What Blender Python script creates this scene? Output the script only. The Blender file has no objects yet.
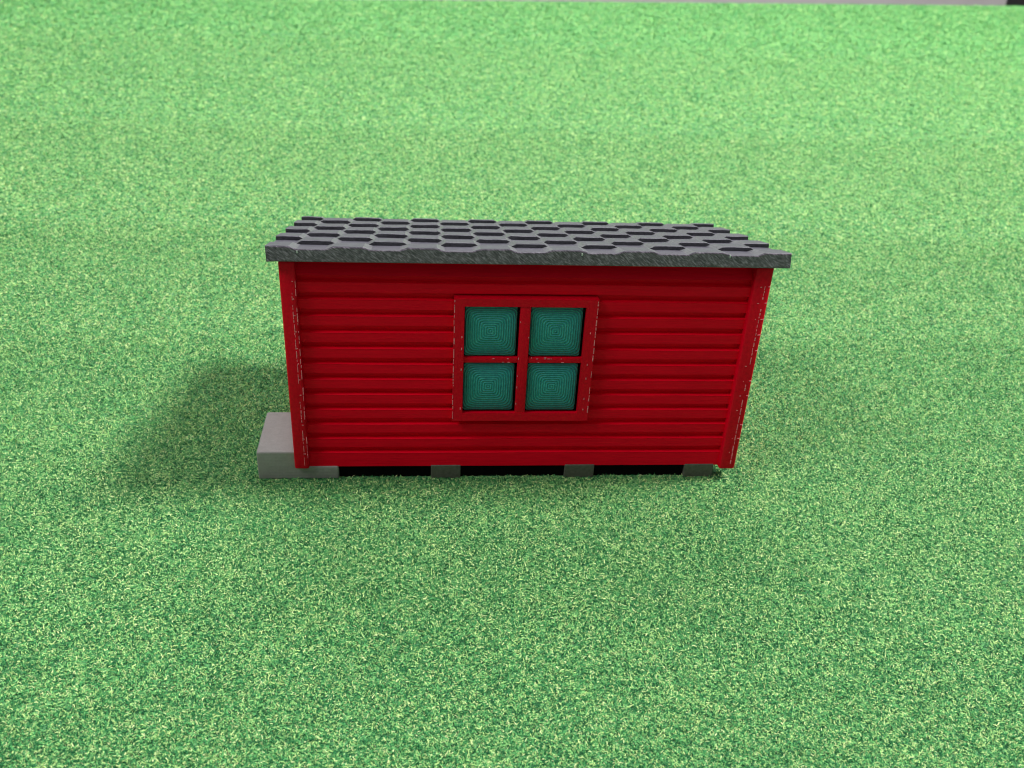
import bpy, bmesh, math, random
import numpy as np
from mathutils import Vector, Matrix
random.seed(7); rng = np.random.default_rng(11)
S = 0.001                       # one unit of the layout = 1 mm; the model shed is 100 mm long
scene = bpy.context.scene
COL = scene.collection

# ------------------------------------------------------------------ helpers
def tag(o, label=None, cat=None, group=None, kind=None):
    if label: o['label'] = label
    if cat: o['category'] = cat
    if group: o['group'] = group
    if kind: o['kind'] = kind
    return o
def link(name, me, parent=None):
    o = bpy.data.objects.new(name, me); COL.objects.link(o)
    if parent: o.parent = parent
    return o
def empty(name, loc=(0, 0, 0)):
    o = bpy.data.objects.new(name, None); COL.objects.link(o)
    o.location = Vector(loc) * S; o.empty_display_size = 0.01
    return o
def build(name, bm, mats, parent=None, smooth=False, bevel=0, seg=2, angle=40, smooth_angle=35):
    if bevel:
        es = [e for e in bm.edges if len(e.link_faces) == 2 and e.calc_face_angle(0) > math.radians(angle)]
        bmesh.ops.bevel(bm, geom=es, offset=bevel, segments=seg, profile=0.6, affect='EDGES', clamp_overlap=True)
    bmesh.ops.scale(bm, vec=(S, S, S), verts=bm.verts)
    bmesh.ops.recalc_face_normals(bm, faces=bm.faces)
    me = bpy.data.meshes.new(name); bm.to_mesh(me); bm.free()
    for m in (mats if isinstance(mats, (list, tuple)) else [mats]): me.materials.append(m)
    if smooth:
        me.polygons.foreach_set('use_smooth', [True] * len(me.polygons))
        me.set_sharp_from_angle(angle=math.radians(smooth_angle))
    return link(name, me, parent)
def box(bm, a, b, mi=0):
    vs = [bm.verts.new((x, y, z)) for x in (a[0], b[0]) for y in (a[1], b[1]) for z in (a[2], b[2])]
    fs = [(0, 1, 3, 2), (4, 6, 7, 5), (0, 4, 5, 1), (2, 3, 7, 6), (0, 2, 6, 4), (1, 5, 7, 3)]
    out = []
    for f in fs:
        q = bm.faces.new([vs[i] for i in f]); q.material_index = mi; out.append(q)
    return vs

# ------------------------------------------------------------------ materials
def newmat(name):
    m = bpy.data.materials.new(name); m.use_nodes = True
    nt = m.node_tree; nt.nodes.clear()
    out = nt.nodes.new('ShaderNodeOutputMaterial'); b = nt.nodes.new('ShaderNodeBsdfPrincipled')
    nt.links.new(b.outputs[0], out.inputs[0])
    return m, nt, b
class N:
    def __init__(s, nt): s.nt = nt
    def new(s, t, **kw):
        n = s.nt.nodes.new(t)
        for k, v in kw.items(): setattr(n, k, v)
        return n
    def put(s, sock, v):
        if hasattr(v, 'links') or isinstance(v, bpy.types.NodeSocket): s.nt.links.new(v, sock)
        else: sock.default_value = v
    def coord(s, scale=(1, 1, 1), rot=(0, 0, 0)):
        t = s.new('ShaderNodeTexCoord'); m = s.new('ShaderNodeMapping')
        s.nt.links.new(t.outputs['Object'], m.inputs[0])
        m.inputs['Scale'].default_value = tuple(k / S for k in scale); m.inputs['Rotation'].default_value = rot
        return m.outputs[0]
    def noise(s, vec, scale=1, detail=3, rough=.55, dist=0, out=0):
        n = s.new('ShaderNodeTexNoise'); s.put(n.inputs['Vector'], vec)
        n.inputs['Scale'].default_value = scale; n.inputs['Detail'].default_value = detail
        n.inputs['Roughness'].default_value = rough; n.inputs['Distortion'].default_value = dist
        return n.outputs[out]
    def math(s, op, a, b=0.0, c=0.0):
        n = s.new('ShaderNodeMath', operation=op)
        s.put(n.inputs[0], a); s.put(n.inputs[1], b); s.put(n.inputs[2], c)
        return n.outputs[0]
    def ramp(s, fac, stops, interp='LINEAR'):
        n = s.new('ShaderNodeValToRGB'); s.put(n.inputs[0], fac); cr = n.color_ramp; cr.interpolation = interp
        while len(cr.elements) > 1: cr.elements.remove(cr.elements[-1])
        for i, (p, c) in enumerate(stops):
            e = cr.elements[0] if i == 0 else cr.elements.new(p)
            e.position = p; e.color = (*c, 1) if len(c) == 3 else c
        return n.outputs[0]
    def mix(s, f, a, b, blend='MIX'):
        n = s.new('ShaderNodeMix', data_type='RGBA', blend_type=blend)
        s.put(n.inputs[0], f)
        s.put(n.inputs[6], (*a, 1) if isinstance(a, tuple) and len(a) == 3 else a)
        s.put(n.inputs[7], (*b, 1) if isinstance(b, tuple) and len(b) == 3 else b)
        return n.outputs[2]
    def bump(s, h, dist, strength=1.0, normal=None):
        n = s.new('ShaderNodeBump'); s.put(n.inputs['Height'], h)
        n.inputs['Distance'].default_value = dist * S; n.inputs['Strength'].default_value = strength
        if normal is not None: s.put(n.inputs['Normal'], normal)
        return n.outputs[0]

def red_plastic(name, streak=(0.12, 1, 2.2), base=(.84, .0005, .019), dark=(.68, .0004, .015), rough=.38, spec=.07):
    m, nt, b = newmat(name); n = N(nt)
    v = n.coord(streak); v1 = n.coord()
    st = n.noise(v, 1.3, 4, .6); fine = n.noise(v1, 2.6, 3, .6); big = n.noise(v1, .06, 2)
    f = n.math('MULTIPLY_ADD', st, .7, n.math('MULTIPLY', big, .3))
    n.put(b.inputs['Base Color'], n.ramp(f, [(.3, dark), (.62, base)]))
    n.put(b.inputs['Roughness'], n.math('MULTIPLY_ADD', fine, .22, rough - .1))
    h = n.math('MULTIPLY_ADD', st, 1.0, n.math('MULTIPLY', fine, .35))
    n.put(b.inputs['Normal'], n.bump(h, .12, .45))
    b.inputs['Subsurface Weight'].default_value = .0
    b.inputs['Specular IOR Level'].default_value = spec
    return m
M_RED = red_plastic('red_plastic')
M_TRIM = red_plastic('red_trim_plastic', (1, 1, 1.0), (.70, .0008, .017), (.54, .0006, .013), .36, .10)
def simple(name, col, rough=.5, nscale=1.5, var=.25, bump=.05):
    m, nt, b = newmat(name); n = N(nt); v = n.coord()
    f = n.noise(v, nscale, 4, .6)
    n.put(b.inputs['Base Color'], n.ramp(f, [(.3, tuple(c * (1 - var) for c in col)), (.7, tuple(c * (1 + var) for c in col))]))
    b.inputs['Roughness'].default_value = rough
    n.put(b.inputs['Normal'], n.bump(f, bump, .7))
    return m
M_SEAM = simple('seam_highlight_plastic', (.78, .19, .26), .25, 3, .45)  # pale pink stands in for highlights along the print seams
M_BLACKHOLE = simple('dark_underside', (.004, .003, .003), .9)  # near-black stands in for the deep shade under the shed
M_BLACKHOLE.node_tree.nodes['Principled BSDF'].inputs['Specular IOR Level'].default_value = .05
M_BEAM = simple('shaded_grey_plastic', (.085, .088, .07), .6, 1.2, .25, .1)  # grey darkened to carry the shadow under the wall

HATCH = -38
def roof_mat():
    m, nt, b = newmat('grey_roof_plastic'); n = N(nt)
    v = n.coord((.25, 1.1, 1)); v1 = n.coord()
    st = n.noise(v, 1.6, 4, .65); sp = n.noise(v1, 2.2, 4, .7)
    # diagonal infill strokes on the front edge (x-z plane)
    vd = n.coord((1, 0, 1), (0, 0, 0))
    rot = n.new('ShaderNodeVectorRotate', rotation_type='Y_AXIS'); n.put(rot.inputs['Vector'], v1); rot.inputs['Angle'].default_value = math.radians(HATCH)
    st2 = n.new('ShaderNodeVectorMath', operation='MULTIPLY'); n.put(st2.inputs[0], rot.outputs[0]); st2.inputs[1].default_value = (.95, .9, 4.2)
    wn = n.noise(st2.outputs[0], 1.0, 3, .6)
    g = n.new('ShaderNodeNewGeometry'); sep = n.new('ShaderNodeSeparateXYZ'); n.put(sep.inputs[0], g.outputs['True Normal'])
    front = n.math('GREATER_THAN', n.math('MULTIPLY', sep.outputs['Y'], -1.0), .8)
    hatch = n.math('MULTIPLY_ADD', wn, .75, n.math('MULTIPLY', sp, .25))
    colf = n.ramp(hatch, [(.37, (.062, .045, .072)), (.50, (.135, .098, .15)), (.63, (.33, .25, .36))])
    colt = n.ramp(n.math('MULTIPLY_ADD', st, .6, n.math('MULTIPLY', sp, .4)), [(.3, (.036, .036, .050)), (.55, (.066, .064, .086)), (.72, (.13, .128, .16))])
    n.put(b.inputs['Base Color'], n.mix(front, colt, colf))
    b.inputs['Roughness'].default_value = .46
    h = n.mix(front, n.math('MULTIPLY_ADD', st, .8, n.math('MULTIPLY', sp, .4)), hatch)
    n.put(b.inputs['Normal'], n.bump(h, .18, .6))
    return m
M_ROOF = roof_mat()
def lip_mat():
    m, nt, b = newmat('shaded_tile_edge'); n = N(nt)  # front-facing tile lips: their shade is put into a darker grey
    sp = n.noise(n.coord((1, 1, 2)), 1.8, 4, .7)
    n.put(b.inputs['Base Color'], n.ramp(sp, [(.3, (.03, .03, .038)), (.7, (.085, .085, .10))]))
    b.inputs['Roughness'].default_value = .6
    return m
M_LIP = lip_mat()

def pane_mat():
    """teal plastic printed in concentric squares; the pattern is centred on each pane's own origin"""
    m, nt, b = newmat('teal_pane_plastic'); n = N(nt)
    v = n.coord(); sep = n.new('ShaderNodeSeparateXYZ'); n.put(sep.inputs[0], v)
    oi = n.new('ShaderNodeObjectInfo'); ad = n.new('ShaderNodeVectorMath', operation='ADD'); n.put(ad.inputs[0], v)
    n.put(ad.inputs[1], n.math('MULTIPLY', oi.outputs['Random'], 90.0)); vo = ad.outputs[0]
    wob = n.noise(vo, .9, 3); ax = n.math('ABSOLUTE', sep.outputs['X']); az = n.math('ABSOLUTE', sep.outputs['Z'])
    p = 6.0
    # superellipse-like distance: square outside, rounder in the middle
    d = n.math('POWER', n.math('ADD', n.math('POWER', ax, p), n.math('POWER', az, p)), 1 / p)
    d2 = n.math('MULTIPLY_ADD', wob, .16, d)
    ring = n.math('SINE', n.math('MULTIPLY', d2, 2 * math.pi / .5))
    ring01 = n.math('MULTIPLY_ADD', ring, .5, .5)
    fine = n.noise(vo, 1.3, 5, .75)
    f = n.math('ADD', n.math('MULTIPLY', ring01, .26), n.math('MULTIPLY', fine, .74))
    edge = n.math('MULTIPLY', n.math('POWER', n.math('DIVIDE', d, 5.6), 4), .35)
    f = n.math('SUBTRACT', f, edge)
    n.put(b.inputs['Base Color'], n.ramp(f, [(.05, (.004, .085, .11)), (.45, (.010, .22, .25)), (.80, (.06, .44, .46))]))
    b.inputs['Roughness'].default_value = .36; b.inputs['Specular IOR Level'].default_value = .5
    n.put(b.inputs['Normal'], n.bump(n.math('MULTIPLY_ADD', fine, .6, ring01), .12, 1.0))
    return m
M_PANE = pane_mat()
def stone_mat():
    m, nt, b = newmat('grey_base_plastic'); n = N(nt)
    v = n.coord(); sep = n.new('ShaderNodeSeparateXYZ'); n.put(sep.inputs[0], v)
    lay = n.math('SINE', n.math('MULTIPLY', sep.outputs['Z'], 2 * math.pi / .8))
    f = n.noise(n.coord((1, 1, .6)), .8, 4, .6); g = n.noise(v, 2.5, 3, .6)
    n.put(b.inputs['Base Color'], n.ramp(n.math('MULTIPLY_ADD', g, .4, n.math('MULTIPLY', f, .6)), [(.3, (.235, .23, .222)), (.7, (.295, .29, .28))]))
    b.inputs['Roughness'].default_value = .45
    n.put(b.inputs['Normal'], n.bump(n.math('MULTIPLY_ADD', lay, .09, f), .12, .7))
    return m
M_STONE = stone_mat()

def fibre_mat():
    m, nt, b = newmat('flock_fibres'); n = N(nt)
    a = n.new('ShaderNodeAttribute', attribute_name='tint'); a.attribute_type = 'GEOMETRY'
    v = n.coord(); patch = n.noise(v, .10, 3, .6); p2 = n.noise(v, .45, 2)
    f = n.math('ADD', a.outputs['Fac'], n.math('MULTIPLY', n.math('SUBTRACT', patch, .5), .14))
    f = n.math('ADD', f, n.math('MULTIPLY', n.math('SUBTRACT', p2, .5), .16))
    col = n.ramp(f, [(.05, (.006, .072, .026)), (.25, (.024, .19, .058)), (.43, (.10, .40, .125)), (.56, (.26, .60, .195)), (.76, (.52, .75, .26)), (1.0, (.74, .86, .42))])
    n.put(b.inputs['Base Color'], col)
    b.inputs['Roughness'].default_value = .6; b.inputs['Specular IOR Level'].default_value = .12
    return m
M_FIBRE = fibre_mat()
def mat_ground():
    m, nt, b = newmat('green_mat'); n = N(nt)
    v = n.coord(); a = n.noise(v, 1.1, 4, .75); p = n.noise(v, .09, 3); s = n.noise(v, .35, 3, .6)
    f = n.math('ADD', n.math('MULTIPLY', a, .62), n.math('ADD', n.math('MULTIPLY', p, .13), n.math('MULTIPLY', s, .25)))
    n.put(b.inputs['Base Color'], n.ramp(f, [(.36, (.03, .16, .07)), (.50, (.09, .32, .11)), (.60, (.22, .50, .17)), (.72, (.4, .62, .25))]))
    b.inputs['Roughness'].default_value = .75; b.inputs['Sheen Weight'].default_value = .15
    n.put(b.inputs['Normal'], n.bump(a, .6, .8))
    return m
M_GROUND = mat_ground()

# ------------------------------------------------------------------ setting
GZ = -3.66                        # level of the mat
# edge of the table as a line through two points (slightly askew to the shed)
EA, EB = Vector((163.7, 670)), Vector((558, 736))
ed = (EB - EA).normalized(); en = Vector((-ed.y, ed.x))
def tp(s, t):                     # s along the edge, t towards the back
    q = EA + ed * s + en * t; return (q.x, q.y)
bm = bmesh.new()
cs = [tp(-900, 0), tp(1000, 0), tp(1000, -1150), tp(-900, -1150)]
top = [bm.verts.new((x, y, GZ - .35)) for x, y in cs]; bot = [bm.verts.new((x, y, GZ - 18)) for x, y in cs]
bm.faces.new(top); bm.faces.new(bot[::-1])
for i in range(4): bm.faces.new((top[i], bot[i], bot[(i + 1) % 4], top[(i + 1) % 4]))
g = build('ground', bm, M_GROUND); tag(g, kind='structure')

bm = bmesh.new()
q = [tp(-1600, 330), tp(1800, 330)]
vs = [bm.verts.new((x, y, z)) for x, y in q for z in (-760, 900)]
bm.faces.new((vs[0], vs[2], vs[3], vs[1]))
w = build('wall', bm, simple('pale_wall', (.52, .49, .50), .7, .02, .06, .2)); tag(w, kind='structure')
bm = bmesh.new(); q = [tp(-1600, 330), tp(1800, 330), tp(1800, -1500), tp(-1600, -1500)]
bm.faces.new([bm.verts.new((x, y, -760)) for x, y in q])
w = build('floor', bm, simple('room_floor', (.20, .19, .18), .6, .02, .2)); tag(w, kind='structure')

bm = bmesh.new(); c = Vector(tp(622, 160))
box(bm, (-50, -40, -700), (170, 40, 140)); bmesh.ops.rotate(bm, verts=bm.verts, matrix=Matrix.Rotation(math.atan2(ed.y, ed.x), 3, 'Z'))
bmesh.ops.translate(bm, verts=bm.verts, vec=(c.x, c.y, -60))
o = build('cabinet', bm, simple('black_finish', (.006, .006, .007), .5), bevel=4)
tag(o, 'black object edge beyond the far side of the green mat, top right corner', 'cabinet')

# the flock: individual short fibres, larger and sparser with distance from the shed's front
def fibres(x0, x1, y0, y1, per_area, length, width, two=True, rise=.5, mean=.42, dev=.25):
    n = int((x1 - x0) * (y1 - y0) * per_area)
    x = rng.uniform(x0, x1, n); y = rng.uniform(y0, y1, n)
    y = y + rng.normal(0, max(2.0, (y1 - y0) * .09), n)       # soft seam between the bands
    keep = ~((x > -7.8) & (x < 9) & (y > 1.5) & (y < 17.5)) & ~((x > 0) & (x < 97) & (y > 1.6) & (y < 50))
    d = np.array([ed.x, ed.y]); side = (x - EA.x) * en.x + (y - EA.y) * en.y
    keep &= side < -1
    x = x[keep]; y = y[keep]; n = len(x)
    a = rng.uniform(0, 2 * np.pi, n); L = length * rng.uniform(.5, 1.3, n); W = width * rng.uniform(.6, 1.3, n)
    el = np.abs(rng.normal(0, rise, n)); el = np.clip(el, 0.02, 1.25)
    turn = rng.normal(0, .7, n)
    z0 = GZ - .35 + rng.uniform(-.05, .30, n)
    k = 3 if two else 2
    P = np.zeros((n, k, 2, 3)); cx, cy, cz = x.copy(), y.copy(), z0.copy(); aa = a.copy(); ee = el.copy()
    tw = rng.normal(0, .5, n)
    for i in range(k):
        wx, wy = -np.sin(aa) * W / 2, np.cos(aa) * W / 2; wz = W / 2 * np.sin(tw)
        sc = 1.0 if i < k - 1 else .55
        P[:, i, 0] = np.stack([cx - wx * sc, cy - wy * sc, cz - wz * sc], 1)
        P[:, i, 1] = np.stack([cx + wx * sc, cy + wy * sc, cz + wz * sc], 1)
        st = L / (k - 1)
        cx = cx + np.cos(aa) * np.cos(ee) * st; cy = cy + np.sin(aa) * np.cos(ee) * st; cz = cz + np.sin(ee) * st
        aa = aa + turn; ee = ee - .5
    base = (np.arange(n) * k * 2)[:, None]
    F = []
    for i in range(k - 1):
        F.append(base + np.array([[2 * i, 2 * i + 1, 2 * i + 3, 2 * i + 2]]))
    F = np.stack(F, 1).reshape(-1, 4)
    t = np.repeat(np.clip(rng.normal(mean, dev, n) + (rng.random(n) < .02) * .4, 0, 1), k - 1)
    return P.reshape(-1, 3), F, t
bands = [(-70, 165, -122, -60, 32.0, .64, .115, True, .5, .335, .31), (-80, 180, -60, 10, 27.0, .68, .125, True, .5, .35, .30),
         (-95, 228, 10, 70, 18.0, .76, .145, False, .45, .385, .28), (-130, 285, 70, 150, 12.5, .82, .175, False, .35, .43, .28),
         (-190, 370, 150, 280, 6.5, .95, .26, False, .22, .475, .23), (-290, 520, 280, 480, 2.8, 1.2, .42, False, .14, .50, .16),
         (-420, 680, 480, 748, 1.4, 1.7, .65, False, .10, .50, .09)]  # mean tint rises with distance: light falloff painted into the fibres
V = []; F = []; T = []; off = 0
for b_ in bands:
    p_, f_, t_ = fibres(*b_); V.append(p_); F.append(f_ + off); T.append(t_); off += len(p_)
V = np.concatenate(V).astype(np.float32) * S; F = np.concatenate(F).astype(np.int32); T = np.concatenate(T).astype(np.float32)
me = bpy.data.meshes.new('grass'); me.vertices.add(len(V)); me.vertices.foreach_set('co', V.ravel())
me.loops.add(F.size); me.loops.foreach_set('vertex_index', F.ravel())
me.polygons.add(len(F)); me.polygons.foreach_set('loop_start', np.arange(0, F.size, 4, dtype=np.int32))
me.update(calc_edges=True)
at = me.attributes.new('tint', 'FLOAT', 'FACE'); at.data.foreach_set('value', T)
me.materials.append(M_FIBRE)
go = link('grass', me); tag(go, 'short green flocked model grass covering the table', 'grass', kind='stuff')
print('fibre faces', len(F))

# ------------------------------------------------------------------ the shed
shed = empty('model_shed', (50, 26, GZ))
tag(shed, 'red toy shed with teal window and grey tiled roof standing on the green grass mat', 'model shed')
ORG = Vector((50, 26, GZ))
_b = build
def part(name, bm, mats, parent=None, **kw):
    """mesh given in layout units, placed under the shed's empty"""
    bmesh.ops.translate(bm, verts=bm.verts, vec=-ORG)
    return _b(name, bm, mats, parent or shed, **kw)

PZ = 3.765                        # height of one board
DEEP = 52.5                       # depth of the body
H0 = 49.9
SL = math.tan(math.radians(-15.5))
def roof_z(y): return 50.03 + SL * (y + 1.5)
def board_profile(nb, y_face, ztop_cut):
    """(depth, z) outline: each board has a crisp top ledge and a recessed groove below it"""
    P = [(y_face, 0.0)]
    for k in range(nb):
        zb, zt = k * PZ, (k + 1) * PZ
        if k: P += [(y_face + 1.15, zb + .02), (y_face + 1.12, zb + 1.2), (y_face + .04, zb + 1.5)]
        if k == 12: y_face += 1.6            # the strip under the eaves is set back to deepen its shade
        P += [(y_face - .04, zt - .22), (y_face - .10, zt - .08), (y_face + .02, zt)]
    return [(a, min(z, ztop_cut)) for a, z in P if z < ztop_cut + .3]
BDROP = .6                       # the boards reach a little below the floor line
def strip_wall(name, origin, ux, uy, length_at, nb, ztop, cut=None):
    """a clad wall: profile extruded along ux; uy points inward; length_at(z) gives (s0, s1)"""
    bm = bmesh.new(); prof = board_profile(nb, 0, ztop)
    nseg = 60; rows = []
    for a, z in prof:
        s0, s1 = length_at(z)
        row = []
        for i in range(nseg + 1):
            s = s0 + (s1 - s0) * i / nseg
            wob = .02 * math.sin(s * .37 + z * 2.1) + .03 * math.sin(s * .11 + z * 5.3) + random.uniform(-.004, .004)
            row.append(bm.verts.new((origin[0] + ux[0] * s + uy[0] * (a + .4 * wob), origin[1] + ux[1] * s + uy[1] * (a + .4 * wob), z - BDROP + wob * (1 if z > .1 else 0))))
        rows.append(row)
    for r0, r1 in zip(rows, rows[1:]):
        for i in range(nseg): bm.faces.new((r0[i], r0[i + 1], r1[i + 1], r1[i]))
    return bm

walls_top = 49.9
bm = strip_wall('f', (0, 1.25), (1, 0), (0, 1), lambda z: (2.8, 97.2), 14, 49.9)
part('wall', bm, M_RED, smooth=False)['label'] = 'front wall of red horizontal boards with window'
bm = strip_wall('b', (0, DEEP - 1.25), (1, 0), (0, -1), lambda z: (2.8, 97.2), 10, roof_z(DEEP - 1) - .3)
part('wall', bm, M_RED, smooth=False)
def side_len(z):
    ymax = (z - 49.65) / SL - .6
    return (2.8, max(3.2, min(DEEP - 2.8, ymax)))
for x, ux in ((1.0, 1), (99.0, -1)):
    bm = strip_wall('s', (x, 0), (0, 1), (ux, 0), side_len, 14, 49.8)
    part('wall', bm, M_RED, smooth=False)
# floor slab under the body
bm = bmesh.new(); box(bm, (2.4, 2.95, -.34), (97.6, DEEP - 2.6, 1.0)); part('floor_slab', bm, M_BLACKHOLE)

bm = bmesh.new(); box(bm, (9.6, 1.9, GZ - .4), (88.4, 2.9, 0)); part('gap_shade_panel', bm, M_BLACKHOLE)  # added black sheet, in place of the shade between the beams

# corner posts with the broken seams of the print, their highlights painted pale
def seam(bm, x0, y, za, zb, w=.16, mi=1):
    z = za
    while z < zb:
        L = random.choice((.5, .9, 1.6, 2.2)) * random.uniform(.7, 1.2); L = min(L, zb - z)
        if random.random() < .82:
            j = random.uniform(-.05, .05); ww = w * random.uniform(.5, 1.15)
            box(bm, (x0 + j - ww / 2, y - .10, z), (x0 + j + ww / 2, y + .15, z + L * .86), mi)
        z += L + random.uniform(.05, .35)
def post(x0, x1, y0, y1, ztop_front, ztop_back, seams, dots=(), zbot=-.5, sw=.16):
    bm = bmesh.new()
    vs = box(bm, (x0, y0, zbot), (x1, y1, 10))
    for v in bm.verts:
        if v.co.z > 5: v.co.z = ztop_front if v.co.y < (y0 + y1) / 2 else ztop_back
    es = [e for e in bm.edges]
    bmesh.ops.bevel(bm, geom=es, offset=.45, segments=3, profile=.5, affect='EDGES')
    for sx in seams: seam(bm, sx, y0, .6, 45.5, sw)
    for dx, w in dots:
        for k in range(1, 13):
            if random.random() < .8:
                z = k * PZ + random.uniform(-.1, .1)
                box(bm, (dx - w / 2 + random.uniform(-.15, .15), y0 - .07, z - .09), (dx + w / 2, y0 + .1, z + .09), 1)
    return part('corner_post', bm, [M_TRIM, M_SEAM], smooth=True)
post(0, 3.2, 0, 3.4, 49.55, 48.7, (2.3, 3.05), ((2.5, .35),))
post(96.3, 100, 0, 3.4, 49.55, 48.7, (98.75,), ((99.55, .55), (98.0, .25)), zbot=-1.05, sw=.22)
zb = roof_z(DEEP) + .2
post(0, 3.45, DEEP - 3.4, DEEP, zb + .8, zb - .1, ())
post(96.3, 100, DEEP - 3.4, DEEP, zb + .8, zb - .1, ())

# window: frame > bars, panes
X0, X1, Z0, Z1 = 34.6, 64.4, 12.4, 41.85
I0, I1, J0, J1 = 36.8, 61.9, 14.4, 40.1
yf, yb = -.15, 1.7
bm = bmesh.new()
def ring_frame(bm, o, i, y0, y1):
    (a0, a1, b0, b1), (c0, c1, d0, d1) = o, i
    def quad(x0, x1, z0, z1): return [(x0, z0), (x1, z0), (x1, z1), (x0, z1)]
    O = quad(a0, a1, b0, b1); I = quad(c0, c1, d0, d1)
    vo = [[bm.verts.new((x, y, z)) for x, z in O] for y in (y0, y1)]
    vi = [[bm.verts.new((x, y, z)) for x, z in I] for y in (y0, y1)]
    for k in range(4):
        l = (k + 1) % 4
        bm.faces.new((vo[0][k], vo[0][l], vi[0][l], vi[0][k])); bm.faces.new((vo[1][k], vi[1][k], vi[1][l], vo[1][l]))
        bm.faces.new((vo[0][k], vo[1][k], vo[1][l], vo[0][l])); bm.faces.new((vi[0][k], vi[0][l], vi[1][l], vi[1][k]))
ring_frame(bm, (X0, X1, Z0, Z1), (I0, I1, J0, J1), yf, yb)
bmesh.ops.bevel(bm, geom=[e for e in bm.edges if e.calc_face_angle(0) > .5], offset=.22, segments=2, profile=.6, affect='EDGES')
for sx in (X0 + .12, X1 - .12): seam(bm, sx, yf + .07, Z0 + .5, Z1 - .3, .20)
for sx in (X0 + 1.75, X1 - 1.2):
    for k in range(7):
        if random.random() < .7:
            z = Z0 + 2 + k * 3.8 + random.uniform(-1, 1); box(bm, (sx - .1, yf - .06, z), (sx + .1, yf + .1, z + random.uniform(.25, .6)), 1)
win = part('window', bm, [M_TRIM, M_SEAM], smooth=True)
win['label'] = 'square red-framed window with four teal panes'
def sub(name, bm, mats, **kw):
    return part(name, bm, mats, parent=win, **kw)
bm = bmesh.new(); box(bm, (48.25, yf + .1, J0 - .1), (50.45, yb, J1 + .1))
bmesh.ops.bevel(bm, geom=list(bm.edges), offset=.2, segments=2, profile=.6, affect='EDGES')
for k in range(6):
    z = 16 + k * 4.1 + random.uniform(-.8, .8); sx = random.choice((48.4, 50.3)); box(bm, (sx - .09, yf + .05, z), (sx + .09, yf + .25, z + random.uniform(.2, .5)), 1)
sub('glazing_bar', bm, [M_TRIM, M_SEAM], smooth=True)
for a, b in ((I0 - .1, 48.2), (50.5, I1 + .1)):
    bm = bmesh.new(); box(bm, (a, yf + .35, 26.75), (b, yb, 28.1))
    bmesh.ops.bevel(bm, geom=list(bm.edges), offset=.2, segments=2, profile=.6, affect='EDGES')
    for k in range(9 if a > 45 else 4):
        sx = random.uniform(a + .5, b - .8); z = random.choice((26.95, 27.8, 28.0)); box(bm, (sx, yf + .28, z - .08), (sx + random.uniform(.15, .6), yf + .5, z + .08), 1)
    sub('glazing_bar', bm, [M_TRIM, M_SEAM], smooth=True)
for (a, b, c, d) in ((36.9, 47.75, 28.3, 40.05), (50.5, 61.4, 28.3, 40.05), (36.85, 47.75, 14.8, 26.65), (50.5, 61.4, 14.8, 26.65)):
    cx, cz = (a + b) / 2, (c + d) / 2
    bm = bmesh.new(); box(bm, (a - cx, -.5, c - cz), (b - cx, .9, d - cz))
    ve = [e for e in bm.edges if abs(e.verts[0].co.y - e.verts[1].co.y) > .5]
    bmesh.ops.bevel(bm, geom=ve, offset=.55, segments=3, profile=.5, affect='EDGES')
    fr = [e for e in bm.edges if e.verts[0].co.y < -.4 and e.verts[1].co.y < -.4]
    bmesh.ops.bevel(bm, geom=fr, offset=.28, segments=2, profile=.5, affect='EDGES')
    p = _b('pane', bm, M_PANE, win, smooth=True)
    p.location = (Vector((cx, yf + 1.1, cz)) - ORG) * S
bm = bmesh.new(); box(bm, (I0 - .2, .95, J0 - .2), (I1 + .2, 1.6, J1 + .2)); sub('backing', bm, M_BLACKHOLE)

# roof: one slab, interlocking raised tiles in nine courses
RX0, RX1, RY0, RY1 = -1.9, 102.4, -1.5, 54.6
ROW = 6.68; PER = 14.32; C0 = -1.05; AMP = .92
def tile(x, row):                 # 0..1 trapezoid
    u = ((x - C0 - (1.0 if row else .6)) / PER + (.5 if row % 2 else 0)) % 1.0; u = min(u, 1 - u) * PER     # distance to a tile centre
    h0, h1 = 2.9, 4.4
    return 1.0 if u <= h0 else (0.0 if u >= h1 else (h1 - u) / (h1 - h0))
xs = {RX0, RX1}
k = -2
while C0 + k * PER / 2 < RX1 + 8:
    c = C0 + k * PER / 2
    for o_ in [v + d for v in (-4.4, -3.65, -2.9, 2.9, 3.65, 4.4, 0) for d in (.6, 1.0)]:
        if RX0 + .2 < c + o_ < RX1 - .2: xs.add(round(c + o_, 3))
    k += 1
xs = sorted(xs)
bm = bmesh.new()
def top_z(y): return roof_z(y) + 2.72
rowsv = []
nrow = 9
for r in range(nrow):
    ya = RY0 + r * ROW; yb_ = min(RY0 + (r + 1) * ROW, RY1)
    for e, y in enumerate((ya, ya + .22, yb_)):
        line = []
        for x in xs:
            h = AMP * tile(x, r) * (.66 if r == 0 else 1) * (1 if e else .84) * (1.0 if e < 2 else .8)
            jit = .03 * math.sin(x * 1.7 + r) + random.uniform(-.02, .02)
            line.append(bm.verts.new((x, y - (.0 if e else 0) + (.05 * math.sin(x * .9 + r) if 0 < r and e < 2 else 0), top_z(y) + h + jit)))
        rowsv.append((line, r, e))
for (la, ra, ea), (lb, rb, eb) in zip(rowsv, rowsv[1:]):
    for i in range(len(xs) - 1):
        f = bm.faces.new((la[i], la[i + 1], lb[i + 1], lb[i]))
        if ra != rb: f.material_index = 1
        elif abs(tile((xs[i] + xs[i + 1]) / 2 - .15, rb) - tile((xs[i] + xs[i + 1]) / 2 + .15, rb)) > .1: f.material_index = 3  # slanted tile sides: the light they catch is painted as paler grey
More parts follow.
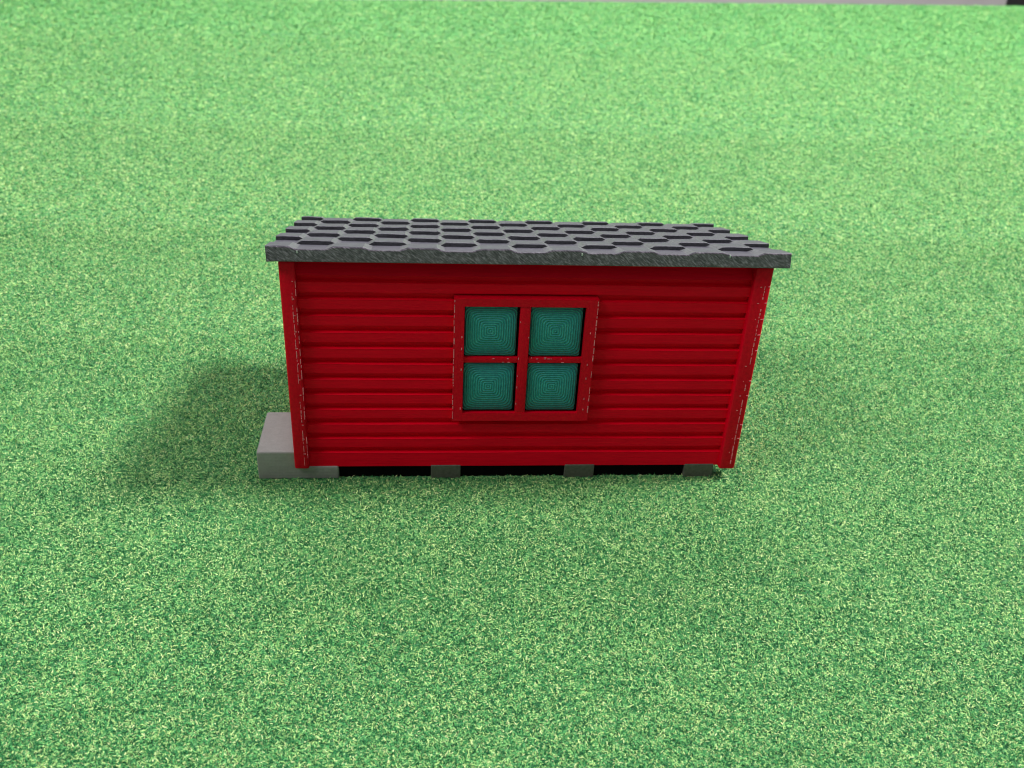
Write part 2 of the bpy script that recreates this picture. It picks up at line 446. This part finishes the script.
# front, back, sides, underside
def down(v, z): return bm.verts.new((v.co.x + (.3 if abs(v.co.x - RX1) < .01 else 0), v.co.y, z))
fb = [down(v, roof_z(v.co.y)) for v in rowsv[0][0]]
bb = [down(v, roof_z(v.co.y)) for v in rowsv[-1][0]]
for i in range(len(xs) - 1):
    bm.faces.new((fb[i], fb[i + 1], rowsv[0][0][i + 1], rowsv[0][0][i]))
    bm.faces.new((bb[i], rowsv[-1][0][i], rowsv[-1][0][i + 1], bb[i + 1]))
    bm.faces.new((fb[i], bb[i], bb[i + 1], fb[i + 1]))
for side in (0, -1):
    bots = [down(l[side], roof_z(l[side].co.y)) if 0 < j < len(rowsv) - 1 else (fb[side] if j == 0 else bb[side]) for j, (l, r, e) in enumerate(rowsv)]
    for j in range(len(rowsv) - 1):
        try: bm.faces.new((bots[j], bots[j + 1], rowsv[j + 1][0][side], rowsv[j][0][side]))
        except ValueError: pass
bmesh.ops.remove_doubles(bm, verts=bm.verts, dist=.004)
# soften the slab's four upright corners and its lower rim
es = [e for e in bm.edges if len(e.link_faces) == 2 and e.calc_face_angle(0) > 1.2 and all(abs(v.co.y - RY0) < .05 for v in e.verts)]
bmesh.ops.bevel(bm, geom=es, offset=.3, segments=2, profile=.5, affect='EDGES', clamp_overlap=True)
# tiny whiskers of plastic on the edge
for x, z in ((4.0, 51.9), (59.6, 52.2), (89.6, 52.3)):
    box(bm, (x, RY0 - .12, z), (x + .22, RY0 + .1, z + .5), 2)
part('roof', bm, [M_ROOF, M_LIP, simple('pale_whisker', (.6, .62, .62), .4), simple('tile_edge_highlight', (.105, .107, .122), .42, 2, .3)], smooth=False)

# supports and step
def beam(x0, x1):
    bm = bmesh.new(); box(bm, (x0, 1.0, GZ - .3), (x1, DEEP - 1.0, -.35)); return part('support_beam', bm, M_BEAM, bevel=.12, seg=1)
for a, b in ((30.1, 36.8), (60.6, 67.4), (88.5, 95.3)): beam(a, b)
bm = bmesh.new(); box(bm, (3.2, 17.9, GZ - .3), (9.5, DEEP - 1.0, -.36)); part('support_beam', bm, M_STONE)
bm = bmesh.new()
# L-shaped block: tall landing outside the end wall, low tongue under the shed
prof = [(-8.3, GZ - .3), (9.5, GZ - .3), (9.5, -.45), (.3, -.45), (.3, 3.42), (-8.3, 3.42)]
va = [bm.verts.new((x, 1.0, z)) for x, z in prof]; vb = [bm.verts.new((x, 17.8, z)) for x, z in prof]
bm.faces.new(va); bm.faces.new(vb[::-1])
for i in range(6): bm.faces.new((va[i], vb[i], vb[(i + 1) % 6], va[(i + 1) % 6]))
part('step', bm, M_STONE, bevel=.55, seg=3, smooth=True)

# ------------------------------------------------------------------ light
world = bpy.data.worlds.new('World'); scene.world = world; world.use_nodes = True
nt = world.node_tree; bg = nt.nodes['Background']; n = N(nt)
tc = n.new('ShaderNodeTexCoord'); sp = n.new('ShaderNodeSeparateXYZ'); nt.links.new(tc.outputs['Generated'], sp.inputs[0])
c = n.ramp(n.math('MULTIPLY_ADD', sp.outputs['Z'], .5, .5), [(.3, (.20, .20, .21)), (.52, (.38, .38, .39)), (.75, (.9, .9, .9)), (1.0, (1.25, 1.25, 1.25))])
nt.links.new(c, bg.inputs[0]); bg.inputs[1].default_value = .26
def lamp(name, loc, target, power, size, sizey=None, col=(1, 1, 1)):
    L = bpy.data.lights.new(name, 'AREA'); L.shape = 'RECTANGLE'; L.size = size * S; L.size_y = (sizey or size) * S
    L.energy = power; L.color = col
    o = bpy.data.objects.new(name, L); COL.objects.link(o); o.location = Vector(loc) * S
    o.rotation_euler = (Vector(target) - Vector(loc)).to_track_quat('-Z', 'Y').to_euler()
    return o
lamp('ceiling_lamp', (50 + 850, 26 + 70, 1270), (50, 26, 20), 33, 270, 270, (1, .98, .95))
lamp('ceiling_lamp', (50 - 1000, 26 - 370, 1200), (50, 26, 20), 10.5, 480, 480, (1, .99, .97))
lamp('window_light', (90, 900, 1000), (90, 420, 0), 10.2, 700, 420, (1, 1, .99))

# ------------------------------------------------------------------ camera
P = dict(f=960.0, pitch=30.5619, roll=3.1227, yaw=5.8102, loc=(29.3855, -176.3654, 126.3797))
cd = bpy.data.cameras.new('Camera'); cam = bpy.data.objects.new('Camera', cd); COL.objects.link(cam); scene.camera = cam
pi_, ro, ya = (math.radians(P[k]) for k in ('pitch', 'roll', 'yaw'))
fw = Vector((math.sin(ya) * math.cos(pi_), math.cos(ya) * math.cos(pi_), -math.sin(pi_)))
rt = Vector((math.cos(ya), -math.sin(ya), 0)); up = rt.cross(fw)
r2 = rt * math.cos(ro) + up * math.sin(ro); u2 = -rt * math.sin(ro) + up * math.cos(ro)
R = Matrix((r2, u2, -fw)).transposed().to_4x4(); R.translation = Vector(P['loc']) * S
cam.matrix_world = R
cd.sensor_fit = 'HORIZONTAL'; cd.sensor_width = 36; cd.lens = P['f'] / 1024 * 36
cd.clip_start = .01; cd.clip_end = 20
cd.dof.use_dof = True; cd.dof.focus_distance = .198; cd.dof.aperture_fstop = 35

scene.view_settings.view_transform = 'Standard'; scene.view_settings.look = 'None'
scene.view_settings.exposure = 0; scene.view_settings.gamma = 1
scene.render.engine = 'CYCLES'
scene.cycles.filter_width = 1.1
